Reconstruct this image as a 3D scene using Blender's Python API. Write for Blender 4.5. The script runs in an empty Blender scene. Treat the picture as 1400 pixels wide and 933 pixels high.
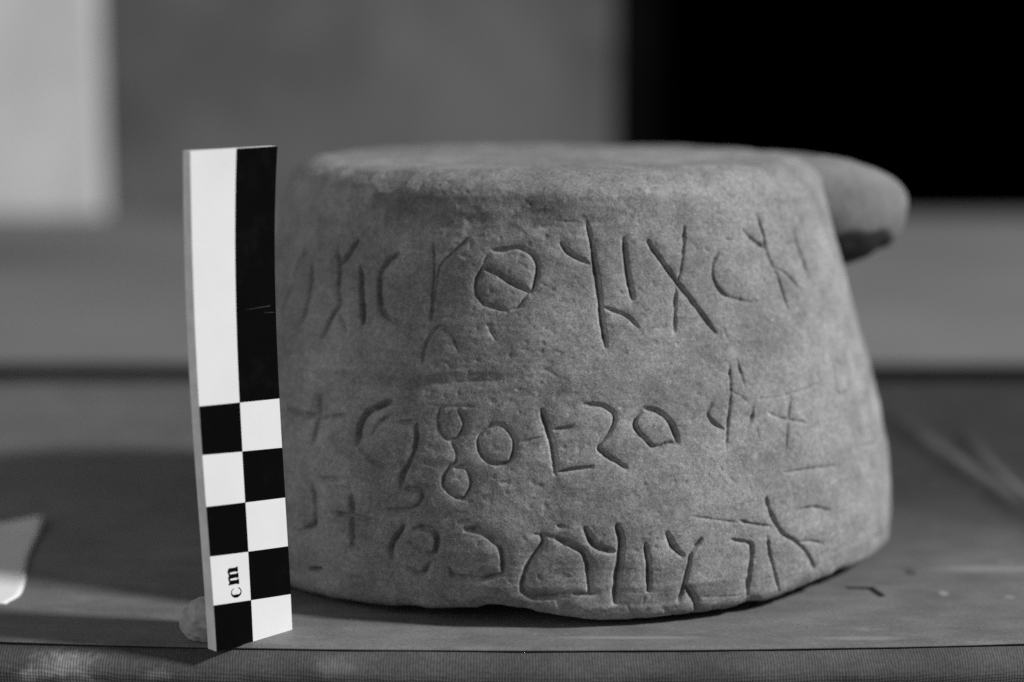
import bpy, math
import numpy as np

# ------------------------------------------------------------------ camera, light, exposure
scene = bpy.context.scene
CM = 0.01                                   # everything below is written in centimetres
cam_data = bpy.data.cameras.new('camera')
cam = bpy.data.objects.new('camera', cam_data)
scene.collection.objects.link(cam)
scene.camera = cam
cam.location = (0, 0, 12.15 * CM)
cam.rotation_euler = (math.radians(90 - 8.9936), 0, 0)
cam_data.sensor_width = 36.0
cam_data.lens = 66.857
cam_data.clip_start = 0.01
cam_data.clip_end = 20.0
cam_data.dof.use_dof = True
cam_data.dof.focus_distance = 0.392
cam_data.dof.aperture_fstop = 5.6

world = bpy.data.worlds.new('World')
scene.world = world
world.use_nodes = True
bg = world.node_tree.nodes['Background']
bg.inputs['Color'].default_value = (1, 1, 1, 1)
bg.inputs['Strength'].default_value = 0.075  # dim light of the room all round

KEY_AZ, KEY_EL, KEY_D = math.radians(13.0), math.radians(34.0), 2.2
key_data = bpy.data.lights.new('window_light', 'AREA')
key_data.shape = 'DISK'
key_data.size = 0.24
key_data.energy = 1.27 * math.pi ** 2 * KEY_D ** 2
key_data.color = (1, 1, 1)
key = bpy.data.objects.new('window_light', key_data)
scene.collection.objects.link(key)
kd = (math.cos(KEY_EL) * math.cos(KEY_AZ), -math.cos(KEY_EL) * math.sin(KEY_AZ), math.sin(KEY_EL))
key.location = (0.012 + KEY_D * kd[0], 0.44 + KEY_D * kd[1], 0.04 + KEY_D * kd[2])
import mathutils
key.rotation_euler = mathutils.Vector(kd).to_track_quat('Z', 'Y').to_euler()

fill_data = bpy.data.lights.new('fill_light', 'AREA')   # soft fill lamp, added to lift the side away from the window
fill_data.shape = 'SQUARE'
fill_data.size = 1.6
fill_data.energy = 0.22 * math.pi ** 2 * 2.2 ** 2
fill = bpy.data.objects.new('fill_light', fill_data)
scene.collection.objects.link(fill)
fill.location = (-1.65, -0.75, 0.90)
fill.rotation_euler = mathutils.Vector((-1.65, -1.19, 0.85)).to_track_quat('Z', 'Y').to_euler()

scene.view_settings.view_transform = 'Standard'
scene.view_settings.look = 'None'
scene.view_settings.exposure = 0.0
scene.view_settings.gamma = 1.0
scene.view_settings.use_curve_mapping = False
scene.render.engine = 'CYCLES'
scene.cycles.use_denoising = False
scene.cycles.max_bounces = 6

# ------------------------------------------------------------------ helpers
rng = np.random.RandomState(4)


def hash3(ix, iy, iz, seed):
    n = (ix * 374761393 + iy * 668265263 + iz * 2147483647 + seed * 974634777) & 0xFFFFFFFF
    n = ((n ^ (n >> 13)) * 1274126177) & 0xFFFFFFFF
    n = ((n ^ (n >> 16)) * 2246822519) & 0xFFFFFFFF
    return (n ^ (n >> 15)) / 4294967295.0 * 2.0 - 1.0


def noise3(x, y, z, seed=0):
    """smooth value noise, -1..1, on a lattice turned out of the axes"""
    x, y, z = (0.36 * x + 0.48 * y - 0.80 * z, -0.80 * x + 0.60 * y, 0.48 * x + 0.64 * y + 0.60 * z)
    fx, fy, fz = np.floor(x), np.floor(y), np.floor(z)
    ix, iy, iz = (v.astype(np.int64) for v in (fx, fy, fz))
    u, v, w = x - fx, y - fy, z - fz
    u, v, w = (t * t * t * (t * (t * 6 - 15) + 10) for t in (u, v, w))
    r = 0.0
    for a in (0, 1):
        for b in (0, 1):
            for c in (0, 1):
                wt = (u if a else 1 - u) * (v if b else 1 - v) * (w if c else 1 - w)
                r = r + wt * hash3(ix + a, iy + b, iz + c, seed)
    return r


def mesh_obj(name, verts, faces, mat=None, parent=None, smooth=True, uv=None):
    me = bpy.data.meshes.new(name)
    verts = np.asarray(verts, dtype=np.float64) * CM
    faces = np.asarray(faces, dtype=np.int32) if not isinstance(faces, list) else faces
    if isinstance(faces, np.ndarray):
        n, k = faces.shape
        me.vertices.add(len(verts))
        me.vertices.foreach_set('co', verts.ravel())
        me.loops.add(n * k)
        me.loops.foreach_set('vertex_index', faces.ravel())
        me.polygons.add(n)
        me.polygons.foreach_set('loop_start', np.arange(n, dtype=np.int32) * k)
        me.update(calc_edges=True)
    else:
        me.from_pydata([tuple(v) for v in verts], [], faces)
    me.validate()
    if smooth:
        me.polygons.foreach_set('use_smooth', np.ones(len(me.polygons), dtype=bool))
    if mat:
        me.materials.append(mat)
    o = bpy.data.objects.new(name, me)
    scene.collection.objects.link(o)
    if parent:
        o.parent = parent
        o.matrix_parent_inverse = parent.matrix_world.inverted()
    return o


def grid_faces(nr, nc, wrap=False):
    r = np.arange(nr - 1)[:, None]
    c = np.arange(nc if wrap else nc - 1)[None, :]
    c2 = (c + 1) % nc
    a = r * nc + c
    b = r * nc + c2
    d = (r + 1) * nc + c2
    e = (r + 1) * nc + c
    return np.stack([a, b, d, e], -1).reshape(-1, 4)


def tag(o, label=None, category=None, kind=None, group=None):
    for k, v in (('label', label), ('category', category), ('kind', kind), ('group', group)):
        if v:
            o[k] = v
    return o


def empty(name, loc):
    o = bpy.data.objects.new(name, None)
    o.empty_display_size = 0.01
    o.location = [v * CM for v in loc]
    scene.collection.objects.link(o)
    bpy.context.view_layer.update()
    return o


class Mat:
    """small wrapper for building node materials; coordinates are metres in object space"""

    def __init__(self, name, rough=0.8, spec=0.3):
        self.m = bpy.data.materials.new(name)
        self.m.use_nodes = True
        self.nt = self.m.node_tree
        self.b = self.nt.nodes['Principled BSDF']
        self.b.inputs['Roughness'].default_value = rough
        self.b.inputs['Specular IOR Level'].default_value = spec
        self.tc = self.nt.nodes.new('ShaderNodeTexCoord')
        self.co = self.tc.outputs['Object']
        self.bump_out = None

    def n(self, t, **kw):
        nd = self.nt.nodes.new(t)
        for k, v in kw.items():
            setattr(nd, k, v)
        return nd

    def put(self, sock, v):
        if isinstance(v, bpy.types.NodeSocket):
            self.nt.links.new(v, sock)
        else:
            sock.default_value = v

    def mapped(self, scale=(1, 1, 1), loc=(0, 0, 0), rot=(0, 0, 0)):
        mp = self.n('ShaderNodeMapping')
        self.put(mp.inputs['Vector'], self.co)
        mp.inputs['Scale'].default_value = scale
        mp.inputs['Location'].default_value = loc
        mp.inputs['Rotation'].default_value = rot
        return mp.outputs['Vector']

    def noise(self, scale, detail=4, rough=0.55, vec=None, dist=0.0):
        nd = self.n('ShaderNodeTexNoise')
        self.put(nd.inputs['Vector'], vec if vec is not None else self.co)
        nd.inputs['Scale'].default_value = scale
        nd.inputs['Detail'].default_value = detail
        nd.inputs['Roughness'].default_value = rough
        nd.inputs['Distortion'].default_value = dist
        return nd.outputs['Fac']

    def math(self, op, a, b=0.0, clamp=False):
        nd = self.n('ShaderNodeMath', operation=op, use_clamp=clamp)
        self.put(nd.inputs[0], a)
        self.put(nd.inputs[1], b)
        return nd.outputs[0]

    def ramp(self, v, a, b, lo=0.0, hi=1.0):
        nd = self.n('ShaderNodeMapRange', interpolation_type='SMOOTHSTEP')
        self.put(nd.inputs['Value'], v)
        nd.inputs['From Min'].default_value = a
        nd.inputs['From Max'].default_value = b
        nd.inputs['To Min'].default_value = lo
        nd.inputs['To Max'].default_value = hi
        return nd.outputs[0]

    def mix(self, f, a, b):
        """scalar mix"""
        nd = self.n('ShaderNodeMix', data_type='FLOAT')
        self.put(nd.inputs['Factor'], f)
        self.put(nd.inputs['A'], a)
        self.put(nd.inputs['B'], b)
        return nd.outputs['Result']

    def blob(self, c, r, soft=0.5, wob=0.0, wscale=300):
        """1 inside an ellipsoid at c (cm) with radii r (cm), wobbling edge"""
        mp = self.mapped(scale=[100.0 / v for v in r], loc=[-cc / rr for cc, rr in zip(c, r)])
        ln = self.n('ShaderNodeVectorMath', operation='LENGTH')
        self.put(ln.inputs[0], mp)
        d = ln.outputs['Value']
        if wob:
            d = self.math('ADD', d, self.math('MULTIPLY', self.math('SUBTRACT', self.noise(wscale, 4, 0.65), 0.5), wob))
        return self.ramp(d, 1.0 + soft, 1.0 - soft)

    def xyz(self):
        s = self.n('ShaderNodeSeparateXYZ')
        self.put(s.inputs[0], self.co)
        return s.outputs

    def color(self, v):
        cb = self.n('ShaderNodeCombineColor')
        for i in range(3):
            self.put(cb.inputs[i], v)
        self.nt.links.new(cb.outputs[0], self.b.inputs['Base Color'])

    def bump(self, h, strength, dist_mm):
        nd = self.n('ShaderNodeBump')
        nd.inputs['Strength'].default_value = strength
        nd.inputs['Distance'].default_value = dist_mm * 0.001
        self.put(nd.inputs['Height'], h)
        if self.bump_out is not None:
            self.nt.links.new(self.bump_out, nd.inputs['Normal'])
        self.bump_out = nd.outputs['Normal']
        self.nt.links.new(self.bump_out, self.b.inputs['Normal'])


def plain(name, v, rough=0.8, spec=0.3, var=0.1, scale=200):
    m = Mat(name, rough, spec)
    m.color(m.math('MULTIPLY', m.ramp(m.noise(scale, 4), 0.2, 0.8, 1 - var, 1 + var), v))
    return m


# ------------------------------------------------------------------ materials
# stone's outline: radius (cm) by height (cm)
PZ = [0.0, 0.4, 0.9, 1.6, 2.5, 3.5, 4.5, 5.5, 6.5, 7.5, 8.3, 8.9, 9.4]
PR = [7.95, 8.03, 8.10, 8.09, 7.97, 7.77, 7.49, 7.18, 6.90, 6.62, 6.40, 6.22, 6.05]
# pale bruises on its wall: bearing (degrees), height (mm), radius (cm), strength
PALE = [(-136.54, 53.48, 0.14, 0.5), (-134.52, 78.29, 0.1, 0.5), (-95.47, 81.52, 0.14, 0.6), (-71.39, 88.8, 0.16, 0.7), (-74.34, 89.78, 0.06, 0.8), (-55.4, 42.26, 0.09, 0.9), (-60.86, 55.97, 0.12, 0.5), (-59.66, 33.89, 0.1, 0.7), (-73.15, 24.2, 0.12, 0.6), (-70.97, 25.19, 0.08, 0.6), (-95.31, 19.71, 0.1, 0.7), (-96.35, 14.35, 0.14, 0.4), (-55.83, 94.89, 0.1, 0.5), (-50.12, 92.29, 0.08, 0.6), (-90.95, 96, 0.06, 0.8), (-103.96, 34.71, 0.08, 0.5), (-110.11, 91.54, 0.12, 0.4), (-119.92, 93.55, 0.1, 0.4), (-77.18, 81.83, 0.08, 0.5), (-63.7, 80.58, 0.1, 0.4), (-78.85, 4.4, 0.2, 0.3), (-99.56, 54.31, 0.05, 0.7), (-118.2, 32.13, 0.07, 0.4), (-87.68, 32.72, 0.08, 0.4), (-36.19, 81.85, 0.08, 0.4)]


def stone_material():
    m = Mat('pale_stone', 0.9, 0.15)
    big = m.noise(28, 5, 0.6)
    mid = m.noise(130, 5, 0.65)
    fine = m.noise(900, 4, 0.7)
    grain = m.noise(2600, 2, 0.6)
    streak = m.noise(1.0, 4, 0.6, vec=m.mapped(scale=(90, 90, 900)))
    v = m.ramp(big, 0.25, 0.75, 0.80, 1.16)
    v = m.math('MULTIPLY', v, m.ramp(mid, 0.25, 0.75, 0.76, 1.24))
    v = m.math('MULTIPLY', v, m.ramp(fine, 0.25, 0.75, 0.80, 1.20))
    v = m.math('MULTIPLY', v, m.ramp(grain, 0.25, 0.75, 0.70, 1.30))
    v = m.math('MULTIPLY', v, m.ramp(streak, 0.3, 0.7, 0.96, 1.04))
    # sooty stain below the rim, with a ragged outline
    st = m.blob((-2.7, -6.1, 8.68), (2.4, 2.0, 0.36), 0.35, 2.4, 330)
    st2 = m.blob((-0.2, -6.6, 8.6), (1.0, 1.6, 0.40), 0.35, 2.2, 300)
    mid_patch = m.blob((1.2, -7.3, 4.9), (1.8, 1.5, 0.35), 0.6, 1.4, 200)  # faintly darker patch at mid-height
    mid_band = m.blob((-3.0, -7.0, 4.95), (3.4, 2.0, 0.16), 0.5, 1.0, 200)  # darker band along the shallow groove at mid-height
    v = m.math('MULTIPLY', v, m.mix(st, 1.0, 0.70))
    v = m.math('MULTIPLY', v, m.mix(st2, 1.0, 0.74))
    v = m.math('MULTIPLY', v, m.mix(mid_patch, 1.0, 0.90))
    v = m.math('MULTIPLY', v, m.mix(mid_band, 1.0, 0.86))
    # pale bruises and flecks
    for deg, z_mm, rad, amt in PALE:
        a = math.radians(deg)
        rr = float(np.interp(z_mm / 10, PZ, PR))
        v = m.mix(m.math('MULTIPLY', m.blob((rr * math.cos(a), rr * math.sin(a), z_mm / 10), (rad, rad, rad), 0.6, 1.6, 500), amt), v, 1.5)
    fl = m.ramp(m.noise(210, 3, 0.5, vec=m.mapped(loc=(3.1, 1.7, 0.4))), 0.70, 0.78)
    v = m.mix(m.math('MULTIPLY', fl, 0.6), v, 1.55)
    fl2 = m.ramp(m.noise(620, 2, 0.5, vec=m.mapped(loc=(1.1, 5.7, 2.4))), 0.72, 0.78)
    v = m.mix(m.math('MULTIPLY', fl2, 0.75), v, 1.8)
    dk = m.ramp(m.noise(480, 3, 0.5, vec=m.mapped(loc=(7.1, 2.7, 2.4))), 0.70, 0.80)
    v = m.mix(m.math('MULTIPLY', dk, 0.35), v, 0.55)
    m.color(m.math('MULTIPLY', v, 0.272))
    m.bump(m.noise(420, 6, 0.7), 0.55, 0.5)
    m.bump(m.noise(1900, 3, 0.7), 0.45, 0.12)
    m.bump(streak, 0.2, 0.08)
    return m.m


def lug_material():
    m = Mat('lug_stone', 0.9, 0.15)
    v = m.ramp(m.noise(60, 5, 0.6), 0.25, 0.75, 0.88, 1.08)
    v = m.math('MULTIPLY', v, m.ramp(m.noise(900, 4, 0.7), 0.25, 0.75, 0.85, 1.15))
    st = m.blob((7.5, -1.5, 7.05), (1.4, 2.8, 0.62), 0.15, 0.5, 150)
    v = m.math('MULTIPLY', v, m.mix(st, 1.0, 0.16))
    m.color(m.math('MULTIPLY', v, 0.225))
    m.bump(m.noise(420, 6, 0.7), 0.5, 0.35)
    return m.m


def cover_material():
    m = Mat('dark_cover', 0.62, 0.35)
    x, y, z = m.xyz()
    v = m.ramp(m.noise(18, 5, 0.6), 0.25, 0.75, 0.85, 1.15)
    v = m.math('MULTIPLY', v, m.ramp(m.noise(1.0, 5, 0.65, vec=m.mapped(scale=(70, 130, 70))), 0.25, 0.75, 0.80, 1.2))
    v = m.math('MULTIPLY', v, m.ramp(m.noise(1500, 3, 0.7), 0.25, 0.75, 0.8, 1.2))
    # cover colour darker towards the back, most of all at the right
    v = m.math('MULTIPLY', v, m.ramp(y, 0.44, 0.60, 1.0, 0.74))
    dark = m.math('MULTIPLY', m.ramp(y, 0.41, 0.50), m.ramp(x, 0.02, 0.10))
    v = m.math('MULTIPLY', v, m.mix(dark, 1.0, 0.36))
    # dusty pale rubs
    rub = m.ramp(m.noise(1.0, 5, 0.7, vec=m.mapped(scale=(55, 110, 55), loc=(0.3, 0.7, 0))), 0.60, 0.78)
    v = m.mix(m.math('MULTIPLY', rub, 0.7), v, 1.7)
    speck = m.ramp(m.noise(330, 3, 0.55, vec=m.mapped(loc=(4.1, 0.7, 2.0))), 0.70, 0.77)
    v = m.mix(m.math('MULTIPLY', speck, 0.6), v, 2.0)
    for c, r, a in (((11.2, 42.9, 0), (1.3, 0.25, 1), 0.5), ((9.6, 40.9, 0), (0.10, 0.16, 1), 0.9),
                    ((11.0, 40.6, 0), (0.10, 0.14, 1), 0.6), ((2.4, 37.75, 0), (1.4, 0.10, 1), 0.6),
                    ((-5.0, 43.5, 0), (2.0, 0.5, 1), 0.2), ((-2.6, 39.3, 0), (2.6, 0.12, 1), 0.3),
                    ((7.2, 37.7, 0), (0.8, 0.12, 1), 0.5), ((-8.2, 44.2, 0), (0.5, 0.5, 1), 0.3)):
        v = m.mix(m.math('MULTIPLY', m.blob(c, r, 0.6, 1.0, 350), a), v, 1.9)
    for cx_, cy_, w_, a in ((12.7, 56.0, 0.22, 0.3), (13.0, 53.2, 0.24, 0.42), (13.25, 50.4, 0.2, 0.3), (13.76, 53.2, 0.11, 0.5), (13.7, 50.2, 0.12, 0.6)):
        v = m.mix(m.math('MULTIPLY', m.blob((cx_, cy_, 0), (w_, 1.7, 2), 0.7, 0.4, 300), a), v, 1.25)
    v = m.math('MULTIPLY', v, m.mix(m.blob((9.2, 42.6, 0), (0.12, 0.25, 1), 0.4), 1.0, 0.5))
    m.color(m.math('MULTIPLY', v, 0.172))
    m.bump(m.noise(1.0, 5, 0.7, vec=m.mapped(scale=(300, 450, 300))), 0.4, 0.12)
    m.bump(m.noise(2200, 3, 0.7), 0.4, 0.06)
    return m.m


def cloth_material():
    m = Mat('ribbed_binding_cloth', 0.85, 0.2)
    x, y, z = m.xyz()
    wob = m.math('MULTIPLY', m.math('SUBTRACT', m.noise(120, 3), 0.5), 0.0011)
    xx = m.math('ADD', x, wob)
    warp = m.math('SINE', m.math('MULTIPLY', xx, 2 * math.pi / 0.00060))
    zz = m.math('ADD', z, m.math('MULTIPLY', m.math('SUBTRACT', m.noise(300, 3), 0.5), 0.0008))
    weft = m.math('SINE', m.math('MULTIPLY', m.math('ADD', zz, m.math('MULTIPLY', y, -0.7)), 2 * math.pi / 0.00062))
    h = m.math('ADD', m.math('MULTIPLY', warp, 0.6), m.math('MULTIPLY', weft, m.ramp(z, -0.002, -0.005, 0.05, 0.45)))
    v = m.ramp(m.noise(40, 5, 0.6), 0.25, 0.75, 0.75, 1.2)
    v = m.math('MULTIPLY', v, m.ramp(m.noise(1400, 3, 0.7), 0.25, 0.75, 0.75, 1.25))
    v = m.math('MULTIPLY', v, m.ramp(h, -1.0, 1.0, 0.90, 1.08))
    # plaster smears on the cloth
    for c, r, a in (((-9.1, 36.55, -0.40), (0.55, 0.9, 0.20), 0.85), ((-9.75, 36.4, -0.6), (0.30, 0.9, 0.14), 0.8),
                    ((-3.6, 36.5, -0.30), (0.34, 0.9, 0.13), 0.22),
                    ((-7.2, 36.5, -0.5), (0.25, 0.9, 0.08), 0.35), ((-8.6, 36.4, -0.75), (0.5, 0.9, 0.10), 0.5)):
        b = m.blob(c, r, 0.9, 3.0, 380)
        v = m.mix(m.math('MULTIPLY', b, a), v, 4.2)
    m.color(m.math('MULTIPLY', v, 0.098))
    m.bump(h, 0.6, 0.07)
    return m.m


MAT_STONE = stone_material()
MAT_LUG = lug_material()
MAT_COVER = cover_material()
MAT_CLOTH = cloth_material()
_w = Mat('white_card', 0.5, 0.3)
_w.color(_w.math('MULTIPLY', _w.ramp(_w.noise(90, 4), 0.2, 0.8, 0.97, 1.03), 0.81))
MAT_WHITE = _w.m
_k = Mat('black_print', 0.6, 0.02)
_kv = _k.mix(_k.ramp(_k.noise(160, 5, 0.7), 0.5, 0.8), 0.003, 0.007)
_ks = _k.ramp(_k.noise(1.0, 3, 0.6, vec=_k.mapped(scale=(120, 120, 3200))), 0.72, 0.80)
_k.color(_k.mix(_k.math('MULTIPLY', _ks, 0.12), _kv, 0.08))
MAT_BLACK = _k.m
MAT_EDGE = plain('card_edge', 0.90, 0.8, 0.2, 0.12, 300).m
MAT_PAPER = plain('white_paper', 0.88, 0.8, 0.2, 0.04, 60).m
MAT_PUTTY = plain('grey_putty', 0.46, 0.7, 0.3, 0.18, 500).m
MAT_INK = plain('ink', 0.02, 0.6, 0.2, 0.2, 900).m
MAT_SCRATCH = plain('scratch_grey', 0.06, 0.7, 0.2, 0.2, 900).m
_wl = Mat('grey_wall_plaster', 0.9, 0.1)
_v = _wl.math('MULTIPLY', _wl.ramp(_wl.noise(7, 5, 0.6), 0.3, 0.7, 0.70, 1.3), 0.13)
_wl.color(_v)
MAT_WALL = _wl.m
MAT_PILASTER = plain('white_plaster', 0.74, 0.9, 0.1, 0.14, 14).m
MAT_DARK = plain('black_interior', 0.004, 0.9, 0.0, 0.2, 20).m  # near-black colour keeps the opening dark though light reaches in
_bn = Mat('pale_bench_top', 0.7, 0.25)
_v = _bn.ramp(_bn.noise(7, 4, 0.6), 0.25, 0.75, 0.88, 1.1)
_v = _bn.math('MULTIPLY', _v, _bn.mix(_bn.blob((-33, 107, 0.5), (9, 12, 5), 0.6, 0.5, 12), 1.0, 0.66))  # soft shadow at the left put into the bench colour
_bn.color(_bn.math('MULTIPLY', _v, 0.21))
MAT_BENCH = _bn.m
MAT_BENCH_EDGE = plain('bench_edge', 0.05, 0.8, 0.1, 0.2, 30).m

# ------------------------------------------------------------------ setting: back wall, opening, bench
def box(name, lo, hi, mat, parent=None, bevel=0.0):
    x0, y0, z0 = lo
    x1, y1, z1 = hi
    v = [(x0, y0, z0), (x1, y0, z0), (x1, y1, z0), (x0, y1, z0), (x0, y0, z1), (x1, y0, z1), (x1, y1, z1), (x0, y1, z1)]
    f = [(0, 3, 2, 1), (4, 5, 6, 7), (0, 1, 5, 4), (1, 2, 6, 5), (2, 3, 7, 6), (3, 0, 4, 7)]
    o = mesh_obj(name, v, f, mat, parent, smooth=False)
    if bevel:
        b = o.modifiers.new('bevel', 'BEVEL')
        b.width = bevel * CM
        b.segments = 3
    return o


WALL_Y = 138.0
wall = box('wall_back', (-80, WALL_Y, -30), (7.4, WALL_Y + 14, 60), MAT_WALL)
tag(wall, kind='structure')
pil = box('wall_pilaster', (-78, WALL_Y - 1.2, -30), (-29.4, WALL_Y - 0.2, 60), MAT_PILASTER, bevel=0.4)
tag(pil, kind='structure')
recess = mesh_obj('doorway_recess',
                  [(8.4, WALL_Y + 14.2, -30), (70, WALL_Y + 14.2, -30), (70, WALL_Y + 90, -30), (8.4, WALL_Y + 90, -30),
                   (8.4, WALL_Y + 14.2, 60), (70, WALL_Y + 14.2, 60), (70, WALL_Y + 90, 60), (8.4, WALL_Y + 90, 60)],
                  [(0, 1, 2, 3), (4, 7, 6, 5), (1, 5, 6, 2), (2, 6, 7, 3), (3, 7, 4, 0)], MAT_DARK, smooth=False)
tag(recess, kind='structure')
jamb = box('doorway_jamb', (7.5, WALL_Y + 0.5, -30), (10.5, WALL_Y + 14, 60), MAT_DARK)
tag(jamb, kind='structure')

bench = empty('bench', (0, 100, -30))
tag(bench, 'pale grey bench standing between the cloth-edged board and the wall', 'bench')
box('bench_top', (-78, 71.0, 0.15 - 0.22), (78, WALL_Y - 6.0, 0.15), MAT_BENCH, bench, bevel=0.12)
box('bench_front', (-77, 71.5, -30), (77, 73.0, 0.15 - 0.225), MAT_BENCH_EDGE, bench)  # dark colour stands in for the shade under the bench top

# ------------------------------------------------------------------ board with cover sheet and ribbed cloth edge
board = empty('cloth_edged_board', (0, 50, -3))
tag(board, 'dark flat board with worn cover and ribbed cloth wrapped over its front edge', 'board')


def front_y(x):
    x = np.asarray(x, float)
    return 37.02 + 0.0046 * (x - 0.6) ** 2 + 0.012 * noise3(x * 0.6, x * 0 + 3.3, x * 0, 5)


def ridge(x, y, pts, h, w):
    """soft crease along a polyline"""
    best = np.full(x.shape, 1e9)
    for (ax, ay), (bx, by) in zip(pts[:-1], pts[1:]):
        dx, dy = bx - ax, by - ay
        t = np.clip(((x - ax) * dx + (y - ay) * dy) / (dx * dx + dy * dy), 0, 1)
        best = np.minimum(best, np.hypot(x - ax - t * dx, y - ay - t * dy))
    return h * np.exp(-(best / w) ** 2)


nx, ny = 560, 420
xs = np.linspace(-46, 46, nx)
xs = np.sign(xs) * (np.abs(xs) / 46) ** 1.6 * 46
ts = np.linspace(0, 1, ny) ** 1.5
X, T = np.meshgrid(xs, ts)
Y = front_y(X) + T * (67.6 - front_y(X))
Z = -0.012 * (0.5 + 0.5 * noise3(X * 0.25, Y * 0.25, X * 0, 11)) - 0.004 * (0.5 + 0.5 * noise3(X * 1.3, Y * 1.3, X * 0, 12))
Z = Z + ridge(X, Y, [(12.3, 60.5), (12.6, 56.5), (12.9, 53.6), (13.2, 49.5), (13.4, 46)], 0.20, 0.40)
Z = Z + ridge(X, Y, [(13.9, 57.5), (13.75, 53.8), (13.7, 49.8), (13.6, 47)], 0.20, 0.22)
Z = Z - 0.02 * np.exp(-(np.abs(Y - (39.7 + 0.10 * (X + 9))) / 0.04) ** 2) * ((X < -8.4) & (X > -10.3))
lip = np.exp(-((Y - front_y(X)) / 0.10) ** 2)
Z = Z - 0.03 * lip
top = np.stack([X, Y, Z], -1).reshape(-1, 3)
# sheet thickness at the front: two more rows fold under
fr = np.stack([X[0], Y[0] + 0.006, Z[0] - 0.028], -1)
fr2 = np.stack([X[0], Y[0] + 0.30, Z[0] - 0.06], -1)
verts = np.concatenate([fr2, fr, top])
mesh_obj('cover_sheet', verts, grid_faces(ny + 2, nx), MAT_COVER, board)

# the wrapped cloth: quarter-round front edge
na = 40
xs2 = np.linspace(-46, 46, 900)
ang = np.linspace(0, 1, na)
XX, AA = np.meshgrid(xs2, ang)
fy = front_y(XX)
rad_y, rad_z = 0.46, 0.56
phi = AA * math.radians(90)
puff = 0.02 * noise3(XX * 0.5, AA * 2, XX * 0, 21) + 0.010 * noise3(XX * 2.0, AA * 4, XX * 0, 22)
YY = fy + 0.35 - (rad_y + 0.35 + puff) * np.sin(phi)
ZZ = -0.048 - (rad_z) * (1 - np.cos(phi)) + 0.6 * puff - 0.012 * np.clip((fy - YY) * 2, 0, 1)
cl = np.stack([XX, YY, ZZ], -1)
low = np.stack([xs2, cl[-1, :, 1], cl[-1, :, 2] * 0 - 3.0], -1)
clv = np.concatenate([cl.reshape(-1, 3), low])
mesh_obj('cloth_edge', clv, grid_faces(na + 1, len(xs2)), MAT_CLOTH, board)
box('board_core', (-46, 38.6, -3.0), (46, 67.5, -0.25), MAT_BENCH_EDGE, board)

mk = []
mf = []
for (ax, ay, bx, by, w0, w1) in ((7.50, 41.30, 8.12, 41.24, 0.025, 0.045), (8.06, 41.28, 8.20, 40.66, 0.06, 0.055)):
    d = np.array([bx - ax, by - ay]); d /= np.hypot(*d); nn = np.array([-d[1], d[0]])
    b0 = len(mk)
    for zz in (0.002, 0.022):
        mk += [(ax + nn[0] * w0, ay + nn[1] * w0, zz), (ax - nn[0] * w0, ay - nn[1] * w0, zz),
               (bx - nn[0] * w1, by - nn[1] * w1, zz), (bx + nn[0] * w1, by + nn[1] * w1, zz)]
    mf += [tuple(b0 + i for i in q) for q in ((0, 3, 2, 1), (4, 5, 6, 7), (0, 1, 5, 4), (1, 2, 6, 5), (2, 3, 7, 6), (3, 0, 4, 7))]
mesh_obj('corner_mark', mk, mf, MAT_INK, board, smooth=False)

# ------------------------------------------------------------------ inscribed stone
CX, CY = 1.2, 46.3
# ragged lower edge: height (cm) above the board by bearing (degrees)
EDGE = [(-180, 0.12), (-150, 0.10), (-140, 0.1), (-135, 0.12), (-130, 0.12), (-125, 0.16), (-120, 0.2), (-115, 0.25), (-110, 0.29), (-105, 0.36), (-100, 0.46), (-95, 0.31), (-90, 0.21), (-85, 0.14), (-80, 0.11), (-75, 0.11), (-70, 0.14), (-65, 0.16), (-60, 0.2), (-55, 0.22), (-50, 0.28), (-45, 0.34), (-40, 0.35), (-35, 0.32), (-30, 0.28), (-25, 0.25), (-20, 0.18), (-15, 0.1),
        (-12, 0.05), (30, 0.10), (90, 0.10), (180, 0.12)]
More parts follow.
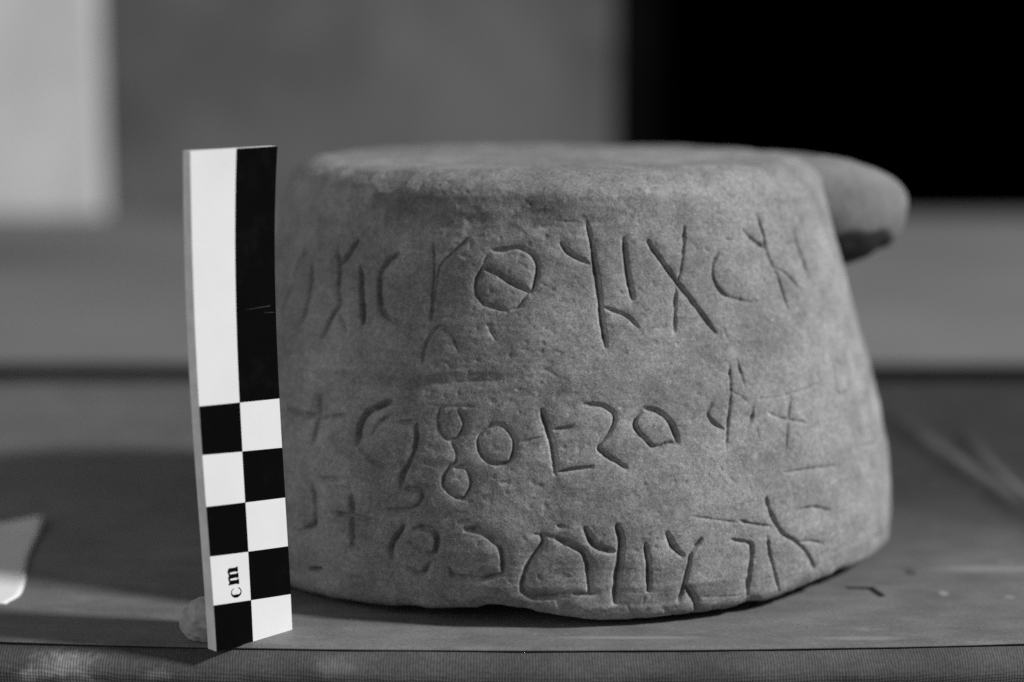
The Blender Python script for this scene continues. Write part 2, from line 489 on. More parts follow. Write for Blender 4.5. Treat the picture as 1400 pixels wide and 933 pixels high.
# incised strokes: (relative depth, half width mm, [(bearing deg, height mm), ...]) measured on the stone's wall
STROKES = [
    (0.45, 0.74, [(-148.28, 74.43), (-150.49, 72.54), (-150.58, 67.28), (-151.77, 63.66), (-151.97, 60.66)]),
    (0.6, 0.74, [(-145.2, 72.17), (-144.17, 67.45), (-143.75, 62.34), (-143.8, 60.24)]),
    (0.75, 0.82, [(-133.15, 78.25), (-135.12, 75.09), (-136.43, 73.07)]),
    (0.7, 0.74, [(-138.2, 75.92), (-136.84, 72.4), (-136.35, 69.76), (-135.33, 66.4), (-134.65, 64.43), (-136.08, 61.58), (-136.98, 57.36)]),
    (0.4, 0.66, [(-133.78, 62.17), (-131.79, 58.81)]),
    (0.85, 0.82, [(-131.4, 72.9), (-130.39, 68.93), (-129.26, 65), (-128.34, 61.06)]),
    (0.7, 0.82, [(-123.18, 76.16), (-125.03, 74.65), (-126.43, 72.22), (-126.17, 69), (-124.78, 64.49), (-122.44, 62.4), (-120.14, 61.83)]),
    (0.5, 0.57, [(-115.65, 78.57), (-114.73, 72.98), (-114.71, 69.12), (-114.23, 63.32)]),
    (0.6, 0.66, [(-109.1, 79.74), (-110.79, 77.94), (-113.11, 75.34), (-114.21, 72.25), (-114.36, 68.3), (-114.23, 63.17)]),
    (0.5, 0.74, [(-115.01, 54.08), (-114.87, 57.1), (-113.9, 60.02), (-112.43, 61.63), (-110.29, 60.25), (-108.75, 57.19)]),
    (0.35, 0.57, [(-104.08, 62.33), (-102.39, 59.27)]),
    (0.8, 0.74, [(-105.62, 74.12), (-106.65, 71.44), (-106.33, 68.84), (-104.73, 66.64), (-102.74, 65.96), (-100.76, 65.27)]),
    (0.6, 0.57, [(-100.76, 65.27), (-98.87, 66.21), (-97.66, 68.47), (-96.78, 69.44)]),
    (0.9, 0.82, [(-104.07, 77.62), (-102.01, 77.67), (-99.66, 78.21), (-97.61, 77.6), (-96.02, 75.81), (-95.83, 73.27), (-96.28, 70.43), (-96.77, 69.23)]),
    (1, 0.74, [(-105.19, 73.83), (-102.56, 72.55), (-100.23, 70.96), (-96.9, 69.23)]),
    (1, 0.82, [(-91.5, 79.14), (-90.15, 77.34), (-88.41, 76.19), (-86.29, 75.08)]),
    (1.15, 0.9, [(-86.68, 83.33), (-85.93, 79.42), (-85.41, 74.62), (-84.83, 69.76), (-84.45, 64.31), (-83.86, 58.36)]),
    (0.3, 0.41, [(-92.48, 83.79), (-89.72, 83.64), (-86.94, 83.78)]),
    (0.85, 0.66, [(-83.88, 66.09), (-81.33, 65.07), (-79.44, 63.75), (-77.97, 61.91)]),
    (1.2, 0.9, [(-79.84, 79.93), (-79.62, 76.08), (-79.19, 71.21), (-78.7, 67.91)]),
    (1.15, 0.82, [(-75.2, 79.37), (-72.92, 75.52), (-70.78, 71.95), (-68.15, 67.89), (-65.67, 63.8), (-63.62, 60.01)]),
    (0.75, 0.66, [(-67.49, 82.13), (-67.88, 78.64), (-69.22, 73.09), (-70.45, 69.37), (-71.53, 60.71)]),
    (0.4, 0.41, [(-61.84, 60.93), (-61.3, 58.14)]),
    (0.8, 0.66, [(-60.5, 76.57), (-62.24, 74.07), (-62.48, 71.19), (-61.24, 68.41), (-59.34, 66.98), (-54.67, 65.5)]),
    (0.35, 0.49, [(-60.5, 76.57), (-59.54, 77.28)]),
    (0.7, 0.49, [(-58.39, 79.06), (-57.33, 78.92)]),
    (0.75, 0.66, [(-49.34, 83.78), (-48.44, 79.79), (-48.34, 76.37), (-47.42, 72.94), (-46.4, 69.45), (-45.9, 63.34)]),
    (0.9, 0.66, [(-53.86, 80.79), (-51.76, 78.78), (-48.34, 76.32)]),
    (0.75, 0.57, [(-47.18, 72.29), (-44.21, 70.9), (-41.88, 68.59), (-40.2, 66.81)]),
    (0.8, 0.57, [(-38.04, 79.43), (-37.71, 75.37), (-36.96, 72.55), (-36.28, 69.25)]),
    (0.5, 0.49, [(-41.96, 76.73), (-37.95, 77.49)]),
    (0.5, 0.74, [(-134.65, 44.85), (-134.04, 41.2), (-134.13, 37.59), (-134.21, 34.77)]),
    (0.5, 0.74, [(-142.26, 40.63), (-137.94, 40.25), (-134.15, 40.87)]),
    (0.5, 0.66, [(-132.88, 40.54), (-127.88, 41.79)]),
    (0.9, 0.9, [(-120.14, 45.7), (-122.59, 44.13), (-124.3, 42.45), (-125.08, 39.69), (-124.84, 36.22)]),
    (0.4, 0.74, [(-124.84, 36.22), (-122.55, 33.89), (-120.61, 32.56), (-119.09, 32.01)]),
    (0.4, 0.66, [(-119.24, 43.08), (-121.14, 41.43), (-122.47, 38.53)]),
    (0.8, 0.74, [(-114.84, 42.13), (-114.54, 37.54), (-115.16, 33.72), (-116.08, 30.94), (-116.15, 28.29)]),
    (0.5, 0.66, [(-118.79, 41.56), (-114.84, 42.13)]),
    (0.55, 0.74, [(-116.15, 28.29), (-113.03, 28.07), (-112.61, 26.16), (-114.18, 24.15), (-117.93, 23.48)]),
    (0.6, 0.74, [(-132.65, 25.94), (-131.95, 21.97), (-131.64, 18.06), (-134.57, 15.27)]),
    (0.4, 0.74, [(-131.44, 27.53), (-127.23, 28.33)]),
    (0.8, 0.9, [(-124.7, 25), (-123.86, 14.82)]),
    (0.7, 0.82, [(-127.85, 21.01), (-123.24, 21.05), (-120.08, 20.59)]),
    (1, 0.74, [(-132.49, 7.31), (-130.07, 8.13)]),
    (0.15, 0.57, [(-112.79, 45.75), (-110.62, 45.39), (-108.43, 45.68), (-105.4, 45.74)]),
    (0.5, 0.66, [(-110.87, 45.37), (-111.06, 42.77), (-110.45, 40.3), (-108.9, 38.94), (-107.58, 39.93), (-106.85, 42.19), (-107.94, 45)]),
    (0.6, 0.74, [(-108.9, 38.94), (-107.71, 36.82), (-107.68, 34.45), (-108.54, 33.54)]),
    (0.75, 0.74, [(-108.54, 33.54), (-109.37, 31.46), (-109.27, 29.42), (-107.8, 27.84), (-106.28, 27.08), (-105.23, 29.17), (-105.08, 31.2), (-106.09, 33.43), (-107.6, 33.31)]),
    (0.75, 0.74, [(-103.15, 41.58), (-104.39, 39.83), (-104.02, 37.06), (-102.83, 35.08), (-100.82, 34.28), (-99.32, 35.24), (-98.72, 37.81), (-99.03, 40.08), (-100.25, 42), (-101.78, 42.47), (-103.15, 41.58)]),
    (1.15, 0.98, [(-94.53, 45.33), (-93.68, 42.25), (-92.85, 38.89), (-92.37, 35.39), (-92.24, 32.73)]),
    (0.7, 0.66, [(-92.87, 41.44), (-89.65, 42.13)]),
    (0.9, 0.66, [(-92.24, 32.88), (-89.69, 33.54), (-86.67, 34.05)]),
    (1, 0.82, [(-87.64, 46.71), (-84.82, 46.32), (-83.09, 44.87), (-83.04, 42.9), (-84.15, 40.44), (-85.58, 38.13), (-84.7, 36.64), (-83.15, 35.28), (-81.37, 33.73)]),
    (1.1, 0.98, [(-77.91, 45.54), (-75.64, 44.66), (-73.89, 42.65), (-73.01, 40.01), (-72.89, 38.37)]),
    (1, 0.82, [(-72.89, 38.37), (-74.36, 38.25), (-76.68, 37.61), (-78.01, 39.16), (-79.33, 41.2), (-79.62, 42.77), (-78.82, 44.5), (-77.91, 45.54)]),
    (0.8, 0.57, [(-61.8, 52.74), (-62.38, 47.82), (-63.23, 43.71), (-64.3, 38.72), (-64.81, 36.09)]),
    (0.85, 0.66, [(-66.32, 45.37), (-67.17, 43.81), (-66.45, 41.8), (-64.74, 40.17)]),
    (0.8, 0.57, [(-60.15, 54.08), (-59.69, 50.76), (-59.49, 48.41)]),
    (0.5, 0.49, [(-62.14, 47.5), (-60.68, 46.51), (-59.38, 44.92)]),
    (0.85, 0.66, [(-58.57, 43.82), (-59.2, 41.62), (-60.52, 39.46)]),
    (0.5, 0.49, [(-58.6, 39.59), (-58.45, 37.51)]),
    (0.65, 0.57, [(-49.76, 44.88), (-51.05, 40.76), (-52.99, 33.75)]),
    (0.65, 0.66, [(-55.54, 42.43), (-52.64, 40.84), (-47.61, 39.18)]),
    (0.4, 0.49, [(-56.68, 45.34), (-51.71, 45.49), (-46.98, 45.78), (-40.8, 46.49)]),
    (0.5, 0.57, [(-35.19, 47.91), (-36.07, 43.55), (-31.45, 42.96), (-31.24, 46.43)]),
    (0.3, 0.49, [(-34.22, 50.33), (-31.85, 48.77)]),
    (0.6, 0.66, [(-26.16, 39.35), (-28.82, 34.81)]),
    (0.65, 0.57, [(-53.97, 29.65), (-47.96, 29.2), (-41.12, 28.52)]),
    (0.75, 0.57, [(-50.98, 21.06), (-47.52, 20.86), (-43.71, 19.14)]),
    (0.5, 0.57, [(-31.05, 30.52), (-24.68, 29.4)]),
    (0.5, 0.57, [(-31.91, 25.77), (-27.72, 25.49), (-26.36, 22.91)]),
    (0.9, 1.07, [(-94.18, 20.18), (-94.06, 18.43), (-95.6, 15.46), (-96.67, 11.52), (-96.94, 8.84), (-95.39, 6.94), (-93.12, 6.98), (-90.64, 7.51)]),
    (0.8, 0.66, [(-89.35, 7.67), (-86.86, 7.63), (-85.78, 7.76)]),
    (1.05, 0.9, [(-91.86, 19.46), (-89.81, 18.17), (-87.98, 16.44), (-87.43, 14.01), (-87.21, 10.37), (-86.97, 7.63)]),
    (0.5, 0.66, [(-95.21, 20.31), (-93.59, 20.05), (-91.86, 19.46)]),
    (1, 0.82, [(-91.76, 22.02), (-91.22, 21.87)]),
    (1.2, 1.07, [(-87.75, 21.41), (-86.89, 18.99), (-85.64, 17.45), (-83.11, 16.44)]),
    (1.4, 1.15, [(-83.05, 21.73), (-82.53, 19.14), (-82.71, 14.73), (-83.12, 10.22), (-83.14, 5.85)]),
    (1.25, 0.9, [(-78.79, 17.86), (-78.48, 14.46), (-78.24, 11.46), (-78.3, 7.98)]),
    (0.4, 0.41, [(-77.91, 12.06), (-76.67, 12.12)]),
    (0.3, 0.33, [(-78.83, 7.03), (-79.06, 4.08)]),
    (1.25, 1.07, [(-75.36, 19.7), (-74.5, 17.11), (-73.13, 15.04)]),
    (1.1, 0.82, [(-70.01, 18.07), (-71.61, 15.33), (-72.06, 12.63), (-72.52, 9.94), (-72.88, 6.9), (-73.42, 5.14)]),
    (1.2, 0.9, [(-72.73, 8.75), (-71.42, 6.36), (-70.23, 2.68)]),
    (1, 0.74, [(-64.87, 17.25), (-61.74, 16.05), (-61.15, 15.06), (-61.31, 10.88), (-61.68, 7.35), (-61.71, 4.52)]),
    (0.3, 0.41, [(-70.43, 5.57), (-64.51, 4.9), (-62.29, 5.2)]),
    (0.85, 0.66, [(-58.22, 16.66), (-57.41, 11.53), (-55.56, 4.32)]),
    (1, 0.74, [(-57.94, 24.87), (-56.89, 20.86), (-54.78, 16.6), (-52.07, 14.22), (-49.46, 10.73), (-47.95, 7.26)]),
    (0.9, 0.57, [(-51.67, 14.13), (-48.28, 13.47), (-45.89, 12.2)]),
    (0.4, 0.49, [(-71.53, 23.05), (-63.56, 20.68)]),
    (0.85, 0.57, [(-63.22, 21.09), (-60.61, 19.8), (-57.57, 18.87)]),
    (0.95, 0.74, [(-25.77, 11.41), (-24.32, 7.59), (-28.53, 8.5)]),
    (0.8, 0.82, [(-115.23, 20.32), (-116.04, 18.67), (-117.1, 15.8), (-116.89, 13.39)]),
    (0.7, 0.82, [(-113.29, 20.13), (-111.78, 20.48), (-110.14, 19.9), (-109.83, 17.49), (-110.23, 15.29), (-111.63, 15.11)]),
    (0.5, 0.74, [(-114.25, 17.25), (-112.79, 16.21), (-111.63, 15.11)]),
    (0.8, 0.82, [(-114.2, 11.6), (-112.21, 10.69), (-110.71, 13.18)]),
    (0.3, 0.25, [(-115.64, 13.27), (-115.94, 11.79), (-117.29, 8.76), (-117.85, 7.09)]),
    (1, 1.07, [(-105.41, 20.66), (-103.45, 20.66), (-101.5, 19.18), (-100.16, 17.09), (-99.74, 14.5), (-99.74, 12.16)]),
    (0.9, 0.82, [(-107.75, 12.27), (-107.19, 10.82), (-104.95, 10.66), (-103, 10.59), (-99.81, 11.83)]),
    (0.15, 2.13, [(-132.93, 47.77), (-116.89, 49.72), (-100.66, 51.48)]),
    (0.35, 0.57, [(-97.73, 38.95), (-94.45, 40.05)]),
    (0.35, 0.49, [(-76.78, 39.97), (-75.2, 42.08)]),
    (0.35, 0.66, [(-105.62, 74.12), (-105.08, 76.24), (-104.07, 77.62)]),
]


def wall_r(th, z):
    return np.interp(z, PZ, PR) + 0.36 * np.clip(-np.cos(th), 0, 1) ** 1.5


def catmull(p, n=7):
    p = np.asarray(p, float)
    if len(p) < 3:
        return p
    q = np.vstack([2 * p[0] - p[1], p, 2 * p[-1] - p[-2]])
    out = []
    for i in range(1, len(q) - 2):
        for t in np.linspace(0, 1, n, endpoint=False):
            out.append(0.5 * (2 * q[i] + (q[i + 1] - q[i - 1]) * t + (2 * q[i - 1] - 5 * q[i] + 4 * q[i + 1] - q[i + 2]) * t ** 2
                              + (3 * q[i] - q[i - 1] - 3 * q[i + 1] + q[i + 2]) * t ** 3))
    out.append(q[-2])
    return np.array(out)


stone = empty('inscribed_stone', (CX, CY, 0))
tag(stone, 'round grey stone block with incised letters and a lug, tapering to a flat top', 'stone block')


def build_stone():
    dense = np.radians(np.linspace(-192, 12, 1420))
    coarse = np.radians(np.linspace(12, 168, 150)[1:-1])
    th = np.concatenate([dense, coarse])
    nth = len(th)
    thd = np.degrees(th)
    thd = np.where(thd > 180, thd - 360, thd)
    thd = np.where(thd < -180, thd + 360, thd)
    e = np.interp(thd, [p[0] for p in EDGE], [p[1] for p in EDGE])
    zb = np.clip(e - 0.04, 0.0, None)
    z_hi = 8.82
    rows = []
    row_z = []
    R0 = wall_r(th, 0.5)
    for f in np.linspace(0.02, 1, 14):                       # underside
        rows.append((R0 - 0.30) * f); row_z.append((zb + 0.05) * np.clip((f - 0.70) / 0.2, 0, 1))
    for a in np.linspace(0, math.pi / 2, 26)[1:-1]:           # rounded lower arris
        rows.append(wall_r(th, zb + 0.45) - 0.30 + 0.30 * math.sin(a)); row_z.append(zb + 0.05 * math.cos(a) + 0.45 * (1 - math.cos(a)))
    for t in np.linspace(0, 1, 430):                          # wall
        z = (zb + 0.45) + (z_hi - zb - 0.45) * t
        rows.append(wall_r(th, z)); row_z.append(z)
    Rt = wall_r(th, z_hi)
    for a in np.linspace(0, math.pi / 2, 46)[1:]:             # worn shoulder
        rows.append(wall_r(th, z_hi + 0.56 * math.sin(a)) - 0.70 * (1 - math.cos(a))); row_z.append(z_hi + 0.56 * math.sin(a) + 0 * th)
    for f in np.linspace(1, 0.01, 60)[1:]:                    # top
        rows.append((wall_r(th, z_hi + 0.56) - 0.70) * f); row_z.append(z_hi + 0.56 + 0.05 * (1 - f) + 0 * th)
    R = np.array(rows); Zg = np.array([np.broadcast_to(z, th.shape) for z in row_z])
    TH = np.broadcast_to(th, R.shape)
    P = np.stack([R * np.cos(TH), R * np.sin(TH), Zg], -1)
    # grid normals
    du = np.roll(P, -1, 1) - np.roll(P, 1, 1)
    dv = np.gradient(P, axis=0)
    N = np.cross(du, dv)
    N /= np.linalg.norm(N, axis=-1, keepdims=True) + 1e-12
    x, y, z = P[..., 0], P[..., 1], P[..., 2]
    D = 0.055 * noise3(x / 2.6, y / 2.6, z / 2.2, 1) + 0.022 * noise3(x / 0.9, y / 0.9, z / 0.8, 2)
    D += 0.008 * noise3(x / 0.33, y / 0.33, z / 0.28, 3) + 0.0035 * noise3(x / 0.12, y / 0.12, z / 0.09, 4)
    ring = np.interp(z + 0.06 * noise3(x / 1.5, y / 1.5, z / 1.5, 5), np.arange(0, 10, 0.07), rng.uniform(-1, 1, 143))
    D += 0.0022 * ring * (1 + noise3(x / 0.8, y / 0.8, z / 0.8, 6))      # faint horizontal tooling
    pit = noise3(x / 0.14, y / 0.14, z / 0.13, 7)
    D -= 0.014 * np.clip(pit - 0.55, 0, 1) * 3.0
    chip = noise3(x / 0.7, y / 0.7, z / 0.5, 8)
    shoulder = np.exp(-((z - 9.0) / 0.45) ** 2)
    D -= 0.07 * np.clip(chip - 0.15, 0, 1) * shoulder
    foot = np.exp(-((z - zb[None, :] - 0.2) / 0.28) ** 2)
    D -= 0.10 * np.clip(noise3(x / 0.55, y / 0.55, z / 0.4, 9) - 0.1, 0, 1) * foot
    rough = np.exp(-((z - 8.3) / 0.5) ** 2) * np.clip(1 - np.abs(x + 2) / 4.0, 0, 1)
    D -= 0.018 * rough * (1 + noise3(x / 0.2, y / 0.2, z / 0.14, 10))
    # incised letters
    V = z / 0.962
    wob = 1 + 0.30 * noise3(x / 0.22, y / 0.22, z / 0.22, 31)
    edge_wob = 0.012 * noise3(x / 0.12, y / 0.12, z / 0.12, 32)
    zmid = np.array([np.mean(r) for r in Zg])
    cut = np.zeros_like(D)
    for depth, hw, pts in STROKES:
        q = catmull(pts)
        qth = np.radians(q[:, 0]); qz = q[:, 1] / 10.0
        hw_cm = hw / 10.0 * 0.76
        m = 4.0 * hw_cm + 0.05
        c0 = np.searchsorted(dense, qth.min() - m / 6.0); c1 = np.searchsorted(dense, qth.max() + m / 6.0)
        rsel = np.where((zmid > qz.min() - m - 0.3) & (zmid < qz.max() + m + 0.3))[0]
        rsel = rsel[(rsel > 13) & (rsel < 500)]
        if len(rsel) == 0 or c1 <= c0:
            continue
        r0, r1 = rsel[0], rsel[-1] + 1
        sl = (slice(r0, r1), slice(c0, c1))
        Rm = wall_r(qth.mean(), qz.mean())
        u = TH[sl] * Rm; v = V[sl]
        qu = qth * Rm; qv = qz / 0.962
        seg = np.hypot(np.diff(qu), np.diff(qv)); cum = np.concatenate([[0], np.cumsum(seg)]); total = cum[-1]
        best = np.full(u.shape, 1e9); along = np.zeros(u.shape)
        for i in range(len(seg)):
            dx, dy = qu[i + 1] - qu[i], qv[i + 1] - qv[i]
            t = np.clip(((u - qu[i]) * dx + (v - qv[i]) * dy) / (dx * dx + dy * dy + 1e-9), 0, 1)
            dd = np.hypot(u - qu[i] - t * dx, v - qv[i] - t * dy)
            w = dd < best
            best = np.where(w, dd, best); along = np.where(w, cum[i] + t * seg[i], along)
        taper = np.clip(np.minimum(along, total - along) / 0.16, 0, 1) * 0.45 + 0.55
        dn = np.clip((best + edge_wob[sl]) / (hw_cm * (0.75 + 0.25 * taper)), 0, 4)
        depth = 0.12 + 0.90 * depth if depth > 0.2 else depth
        far = np.clip((-100 - math.degrees(qth.mean())) / 35.0, 0, 1)   # cuts deepened on the dim left side so their shade shows
        depth = depth * (1 + 1.5 * far)
        dn = dn * (1 - 0.15 * far)
        g = 0.78 * np.clip(1 - dn / 1.25, 0, 1) ** 1.25 + 0.22 * np.exp(-(dn / 2.3) ** 2)
        prof = depth * 0.112 * (hw / 0.75) ** 0.7 * taper * wob[sl] * g
        cut[sl] = np.maximum(cut[sl], prof)
    D -= cut
    P = P + N * D[..., None]
    P[..., 2] = np.maximum(P[..., 2], 0.0)
    nr = P.shape[0]
    verts = P.reshape(-1, 3)
    faces = grid_faces(nr, nth, wrap=True)
    # close the two small holes with quads collapsed to a centre fan
    cb = len(verts); ct = cb + 1
    verts = np.vstack([verts, [[0, 0, 0.0], [0, 0, P[-1, :, 2].mean()]]])
    i = np.arange(nth); j = (i + 1) % nth
    tri_b = np.stack([np.full(nth, cb), j, i], -1)
    tri_t = np.stack([np.full(nth, ct), (nr - 1) * nth + i, (nr - 1) * nth + j], -1)
    tris = np.concatenate([faces[:, [0, 1, 2]], faces[:, [0, 2, 3]], tri_b, tri_t])
    o = mesh_obj('body', verts, tris, MAT_STONE)
    o.parent = stone
    return o


build_stone()


def build_lug():
    az = math.radians(11.0)
    ax = np.array([math.cos(az), math.sin(az)]); lat = np.array([-math.sin(az), math.cos(az)])
    na, nb = 90, 120
    verts = []
    A = np.linspace(4.6, 8.72, na)
    tipt = np.clip((A - (8.72 - 3.2)) / 3.2, 0, 1)
    ztop = 9.36 - 1.35 * (1 - np.sqrt(np.clip(1 - tipt ** 2.2, 0, 1)))
    zlow = 6.50 + 1.35 * (1 - np.sqrt(np.clip(1 - tipt ** 2.4, 0, 1))) + 0.0 * tipt
    half = 2.2 * np.sqrt(np.clip(1 - tipt ** 3.0, 0.0, 1)) + 0.02
    b = np.linspace(0, 2 * math.pi, nb, endpoint=False)
    n = 4.4
    cb, sb = np.cos(b), np.sin(b)
    sx = np.sign(cb) * np.abs(cb) ** (2 / n); sz = np.sign(sb) * np.abs(sb) ** (2 / n)
    G = np.zeros((na, nb, 3))
    for i in range(na):
        zm, zh = (ztop[i] + zlow[i]) / 2, (ztop[i] - zlow[i]) / 2
        w = half[i] * (1 - 0.22 * np.clip(-sz, 0, 1))
        l = sx * w
        G[i, :, 0] = A[i] * ax[0] + l * lat[0]; G[i, :, 1] = A[i] * ax[1] + l * lat[1]
        G[i, :, 2] = zm + sz * zh
    du = np.roll(G, -1, 1) - np.roll(G, 1, 1); dv = np.gradient(G, axis=0)
    N = np.cross(du, dv); N /= np.linalg.norm(N, axis=-1, keepdims=True) + 1e-9
    x, y, z = G[..., 0], G[..., 1], G[..., 2]
    D = 0.06 * noise3(x / 1.3, y / 1.3, z / 1.1, 41) + 0.02 * noise3(x / 0.4, y / 0.4, z / 0.4, 42) + 0.006 * noise3(x / 0.13, y / 0.13, z / 0.13, 43)
    D -= 0.25 * np.exp(-((z - 7.0) / 0.3) ** 2) * np.clip(noise3(x / 0.8, y / 0.8, z / 0.6, 44), 0, 1)
    G = G + N * D[..., None]
    verts = np.vstack([G.reshape(-1, 3), [[A[-1] * ax[0] + 0.03 * ax[0], A[-1] * ax[1], (ztop[-1] + zlow[-1]) / 2]]])
    f = grid_faces(na, nb, wrap=True)
    # faces wind outwards: flip if needed
    i = np.arange(nb); j = (i + 1) % nb
    tip = np.stack([np.full(nb, na * nb), (na - 1) * nb + i, (na - 1) * nb + j], -1)
    tris = np.concatenate([f[:, [0, 1, 2]], f[:, [0, 2, 3]], tip])
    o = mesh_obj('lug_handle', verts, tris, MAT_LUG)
    o.parent = stone
    return o


build_lug()

# ------------------------------------------------------------------ centimetre scale
# knots of the card's front face from its foot to its top: left edge xyz, right edge xyz
KNOTS = np.array([[-5.946, 36.818, -0.002, -4.584, 38.282, -0.105], [-6.034, 36.824, 2.071, -4.658, 38.276, 1.995], [-6.133, 36.842, 4.107, -4.721, 38.258, 4.062], [-6.201, 36.833, 6.115, -4.806, 38.267, 6.089], [-6.226, 36.853, 8.087, -4.792, 38.247, 8.088], [-6.225, 36.904, 10.026, -4.698, 38.196, 10.054]])
scale = empty('centimetre_scale', (-5.3, 37.55, 0))
tag(scale, 'black and white checkered centimetre scale card standing upright before the stone', 'scale bar')
CARD_T = 0.27


def face_point(u, s, off=0.0):
    """u 0..1 across the face, s 0..10 cm up, off cm proud of the face"""
    u = np.asarray(u, float); s = np.asarray(s, float)
    t = s / 10.0 * (len(KNOTS) - 1)
    k = np.arange(len(KNOTS))
    c = [np.polyval(np.polyfit(k, KNOTS[:, i], 4), t) for i in range(6)]
    L = np.stack(c[:3], -1); R = np.stack(c[3:], -1)
    d = R - L
    n = np.stack([d[..., 1], -d[..., 0], 0 * d[..., 0]], -1)
    n /= np.linalg.norm(n, axis=-1, keepdims=True)
    bow = 0.015 * np.sin(np.pi * u)
    return L + d * u[..., None] + n * (off + bow)[..., None]


# heights of the printed rows at the left and at the right edge (the card was cut slightly askew)
ROW_L = [0.0, 0.92, 1.90, 2.89, 3.93, 4.90, 10.0]
ROW_R = [0.0, 0.82, 1.80, 2.80, 3.82, 4.83, 10.0]


def patch(name, left, k, mat, off, nu=8, ns=24):
    """printed cell: row k, left or right column"""
    f = np.linspace(0, 1, nu)
    g = np.linspace(0, 1, ns)
    Gg, Fg = np.meshgrid(g, f, indexing='ij')
    sa = 0.5 * (ROW_L[k] + ROW_R[k]) + (ROW_L[k + 1] - ROW_L[k]) * Gg
    a = np.full(Gg.shape, -0.001) if left else div(sa)
    b = div(sa) if left else np.full(Gg.shape, 1.0015)
    U = a + (b - a) * Fg
    s0 = ROW_L[k] + (ROW_R[k] - ROW_L[k]) * U
    s1 = ROW_L[k + 1] + (ROW_R[k + 1] - ROW_L[k + 1]) * U
    P = face_point(U, s0 + (s1 - s0) * Gg, np.full(U.shape, off))
    return mesh_obj(name, P.reshape(-1, 3), grid_faces(ns, nu), mat, scale)


def card_body():
    ns, nu = 60, 10
    ss = np.linspace(0, 10, ns)
    ring = []
    us = np.linspace(0, 1, nu)
    for s in ss:
        fr = face_point(us, np.full(nu, s), np.zeros(nu))
        bk = face_point(us[::-1], np.full(nu, s), np.full(nu, -CARD_T))
        ring.append(np.vstack([fr, bk]))
    V = np.array(ring)
    m = V.shape[1]
    f = [tuple(q) for q in grid_faces(ns, m, wrap=True)]
    f.append(tuple(range(m))[::-1])
    f.append(tuple((ns - 1) * m + i for i in range(m)))
    o = mesh_obj('card', V.reshape(-1, 3), f, MAT_WHITE, scale, smooth=False)
    o.data.materials.append(MAT_EDGE)
    for p in o.data.polygons:
        vi = [v % m for v in p.vertices]
        if p.index < (ns - 1) * m and not all(v < nu for v in vi):
            p.material_index = 1
    return o


card_body()
div = lambda s: 0.465 + 0.055 * s / 10.0
PR_OFF = 0.006
for k in (0, 2, 4):
    patch('black_square', True, k, MAT_BLACK, PR_OFF)
for k in (1, 3):
    patch('black_square', False, k, MAT_BLACK, PR_OFF)
patch('black_band', False, 5, MAT_BLACK, PR_OFF, ns=60)


def lettering():
    """the two printed letters, reading upwards: fat c then m"""
    polys = []
    for v in (1.40, 1.525, 1.65):                            # legs of the m
        a = 0.205 + 0.02 * (1.65 - v)
        polys.append([(a - 0.01, v - 0.042), (a + 0.115, v - 0.036), (a + 0.115, v + 0.036), (a + 0.01, v + 0.046)])
        polys.append([(a + 0.10, v - 0.05), (a + 0.122, v - 0.05), (a + 0.122, v + 0.05), (a + 0.10, v + 0.05)])
    for v in (1.46, 1.59):
        a = 0.207
        polys.append([(a, v - 0.03), (a + 0.018, v - 0.03), (a + 0.018, v + 0.03), (a, v + 0.03)])
    cu, cv = 0.290, 1.19                                     # the c, thick on its lower side
    n = 26
    ang = np.radians(np.linspace(118, 422, n))
    for i in range(n - 1):
        q = []
        for a, inner in ((ang[i], 0), (ang[i + 1], 0), (ang[i + 1], 1), (ang[i], 1)):
            th = 0.012 + 0.055 * np.clip(-np.sin(a), 0, 1) ** 1.5
            r = 0.105 - (th if inner else 0)
            q.append((cu + r * np.cos(a) * 0.62, cv + r * np.sin(a)))
        polys.append(q)
    V, Fc = [], []
    for q in polys:
        b = len(V)
        for (u, s) in q:
            V.append(face_point(np.array(u), np.array(s - 0.10), np.array(0.008)))
        Fc.append(tuple(range(b, b + len(q))))
    return mesh_obj('lettering', np.array(V), Fc, MAT_BLACK, scale, smooth=False)


lettering()
for (u0, s0, u1, s1, w) in ((0.62, 6.72, 0.93, 6.74, 0.007), (0.84, 6.62, 0.97, 6.60, 0.006)):
    q = [(u0, s0 - w * 0.3), (u1, s1 - w), (u1, s1 + w), (u0, s0 + w * 0.3)]
    V = [face_point(np.array(u), np.array(s), np.array(0.010)) for u, s in q]
    mesh_obj('scratch', np.array(V), [(0, 1, 2, 3)], MAT_SCRATCH, scale, smooth=False)

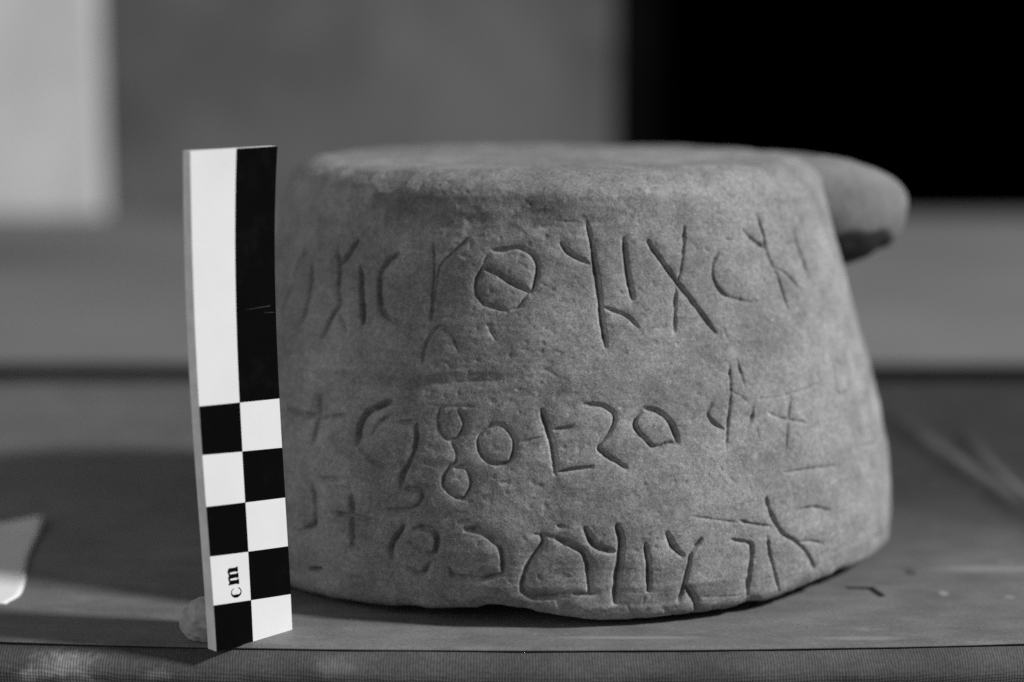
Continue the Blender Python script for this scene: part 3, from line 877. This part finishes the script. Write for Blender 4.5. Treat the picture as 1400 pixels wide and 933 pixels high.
# ------------------------------------------------------------------ putty and paper
def build_putty():
    nu, nv = 72, 48
    u = np.linspace(0, 2 * math.pi, nu, endpoint=False)
    v = np.linspace(0.02, math.pi - 0.02, nv)
    V_, U_ = np.meshgrid(v, u, indexing='ij')
    d = np.stack([np.sin(V_) * np.cos(U_), np.sin(V_) * np.sin(U_), np.cos(V_)], -1)
    r = 1 + 0.10 * noise3(d[..., 0] * 1.6, d[..., 1] * 1.6, d[..., 2] * 1.6, 51) + 0.05 * noise3(d[..., 0] * 5, d[..., 1] * 5, d[..., 2] * 5, 52)
    # a pinched crease across the lump
    crease = d[..., 0] * 0.75 + d[..., 2] * 0.66 + 0.12
    r = r - 0.16 * np.exp(-(crease / 0.13) ** 2)
    P = d * r[..., None] * np.array([0.60, 0.52, 0.50])
    P[..., 2] = np.maximum(P[..., 2] + 0.36, 0.0)
    P = P + np.array([-6.25, 37.72, 0.0])
    o = mesh_obj('putty_lump', P.reshape(-1, 3), grid_faces(nv, nu, wrap=True)[:, ::-1], MAT_PUTTY)
    return tag(o, 'small grey lump of putty pressed behind the foot of the scale card', 'putty')


build_putty()


def build_paper():
    nx_, ny_ = 50, 50
    a = np.linspace(0, 1, nx_); b = np.linspace(0, 1, ny_)
    B, A = np.meshgrid(b, a, indexing='ij')
    # right edge runs back from the near corner to the curled far corner
    xr = -10.80 - 1.18 * B + 0.08 * np.sin(B * 9) * 0.5 - 0.22 * np.exp(-((B) / 0.06) ** 2)
    xl = -18.5
    Xp = xr + (xl - xr) * A
    yn = 40.05 + 0.05 * np.sin(A * 21) + 0.02 * A
    yf = 47.3 - 0.55 * np.clip(A * 7, 0, 1) + 0.3 * A
    Yp = yn + (yf - yn) * B
    Zp = 0.03 + 0.06 * B ** 2 + 0.06 * np.exp(-(((1 - B) / 0.14) ** 2 + (A / 0.10) ** 2)) + 0.02 * noise3(Xp * 0.7, Yp * 0.7, Xp * 0, 61)
    t = np.stack([Xp, Yp, Zp], -1).reshape(-1, 3)
    o = mesh_obj('paper_scrap', t, grid_faces(ny_, nx_)[:, ::-1], MAT_PAPER)
    s = o.modifiers.new('thickness', 'SOLIDIFY')
    s.thickness = 0.02 * CM
    s.offset = -1
    return tag(o, 'white scrap of paper lying on the dark board with a curled corner', 'paper')


build_paper()
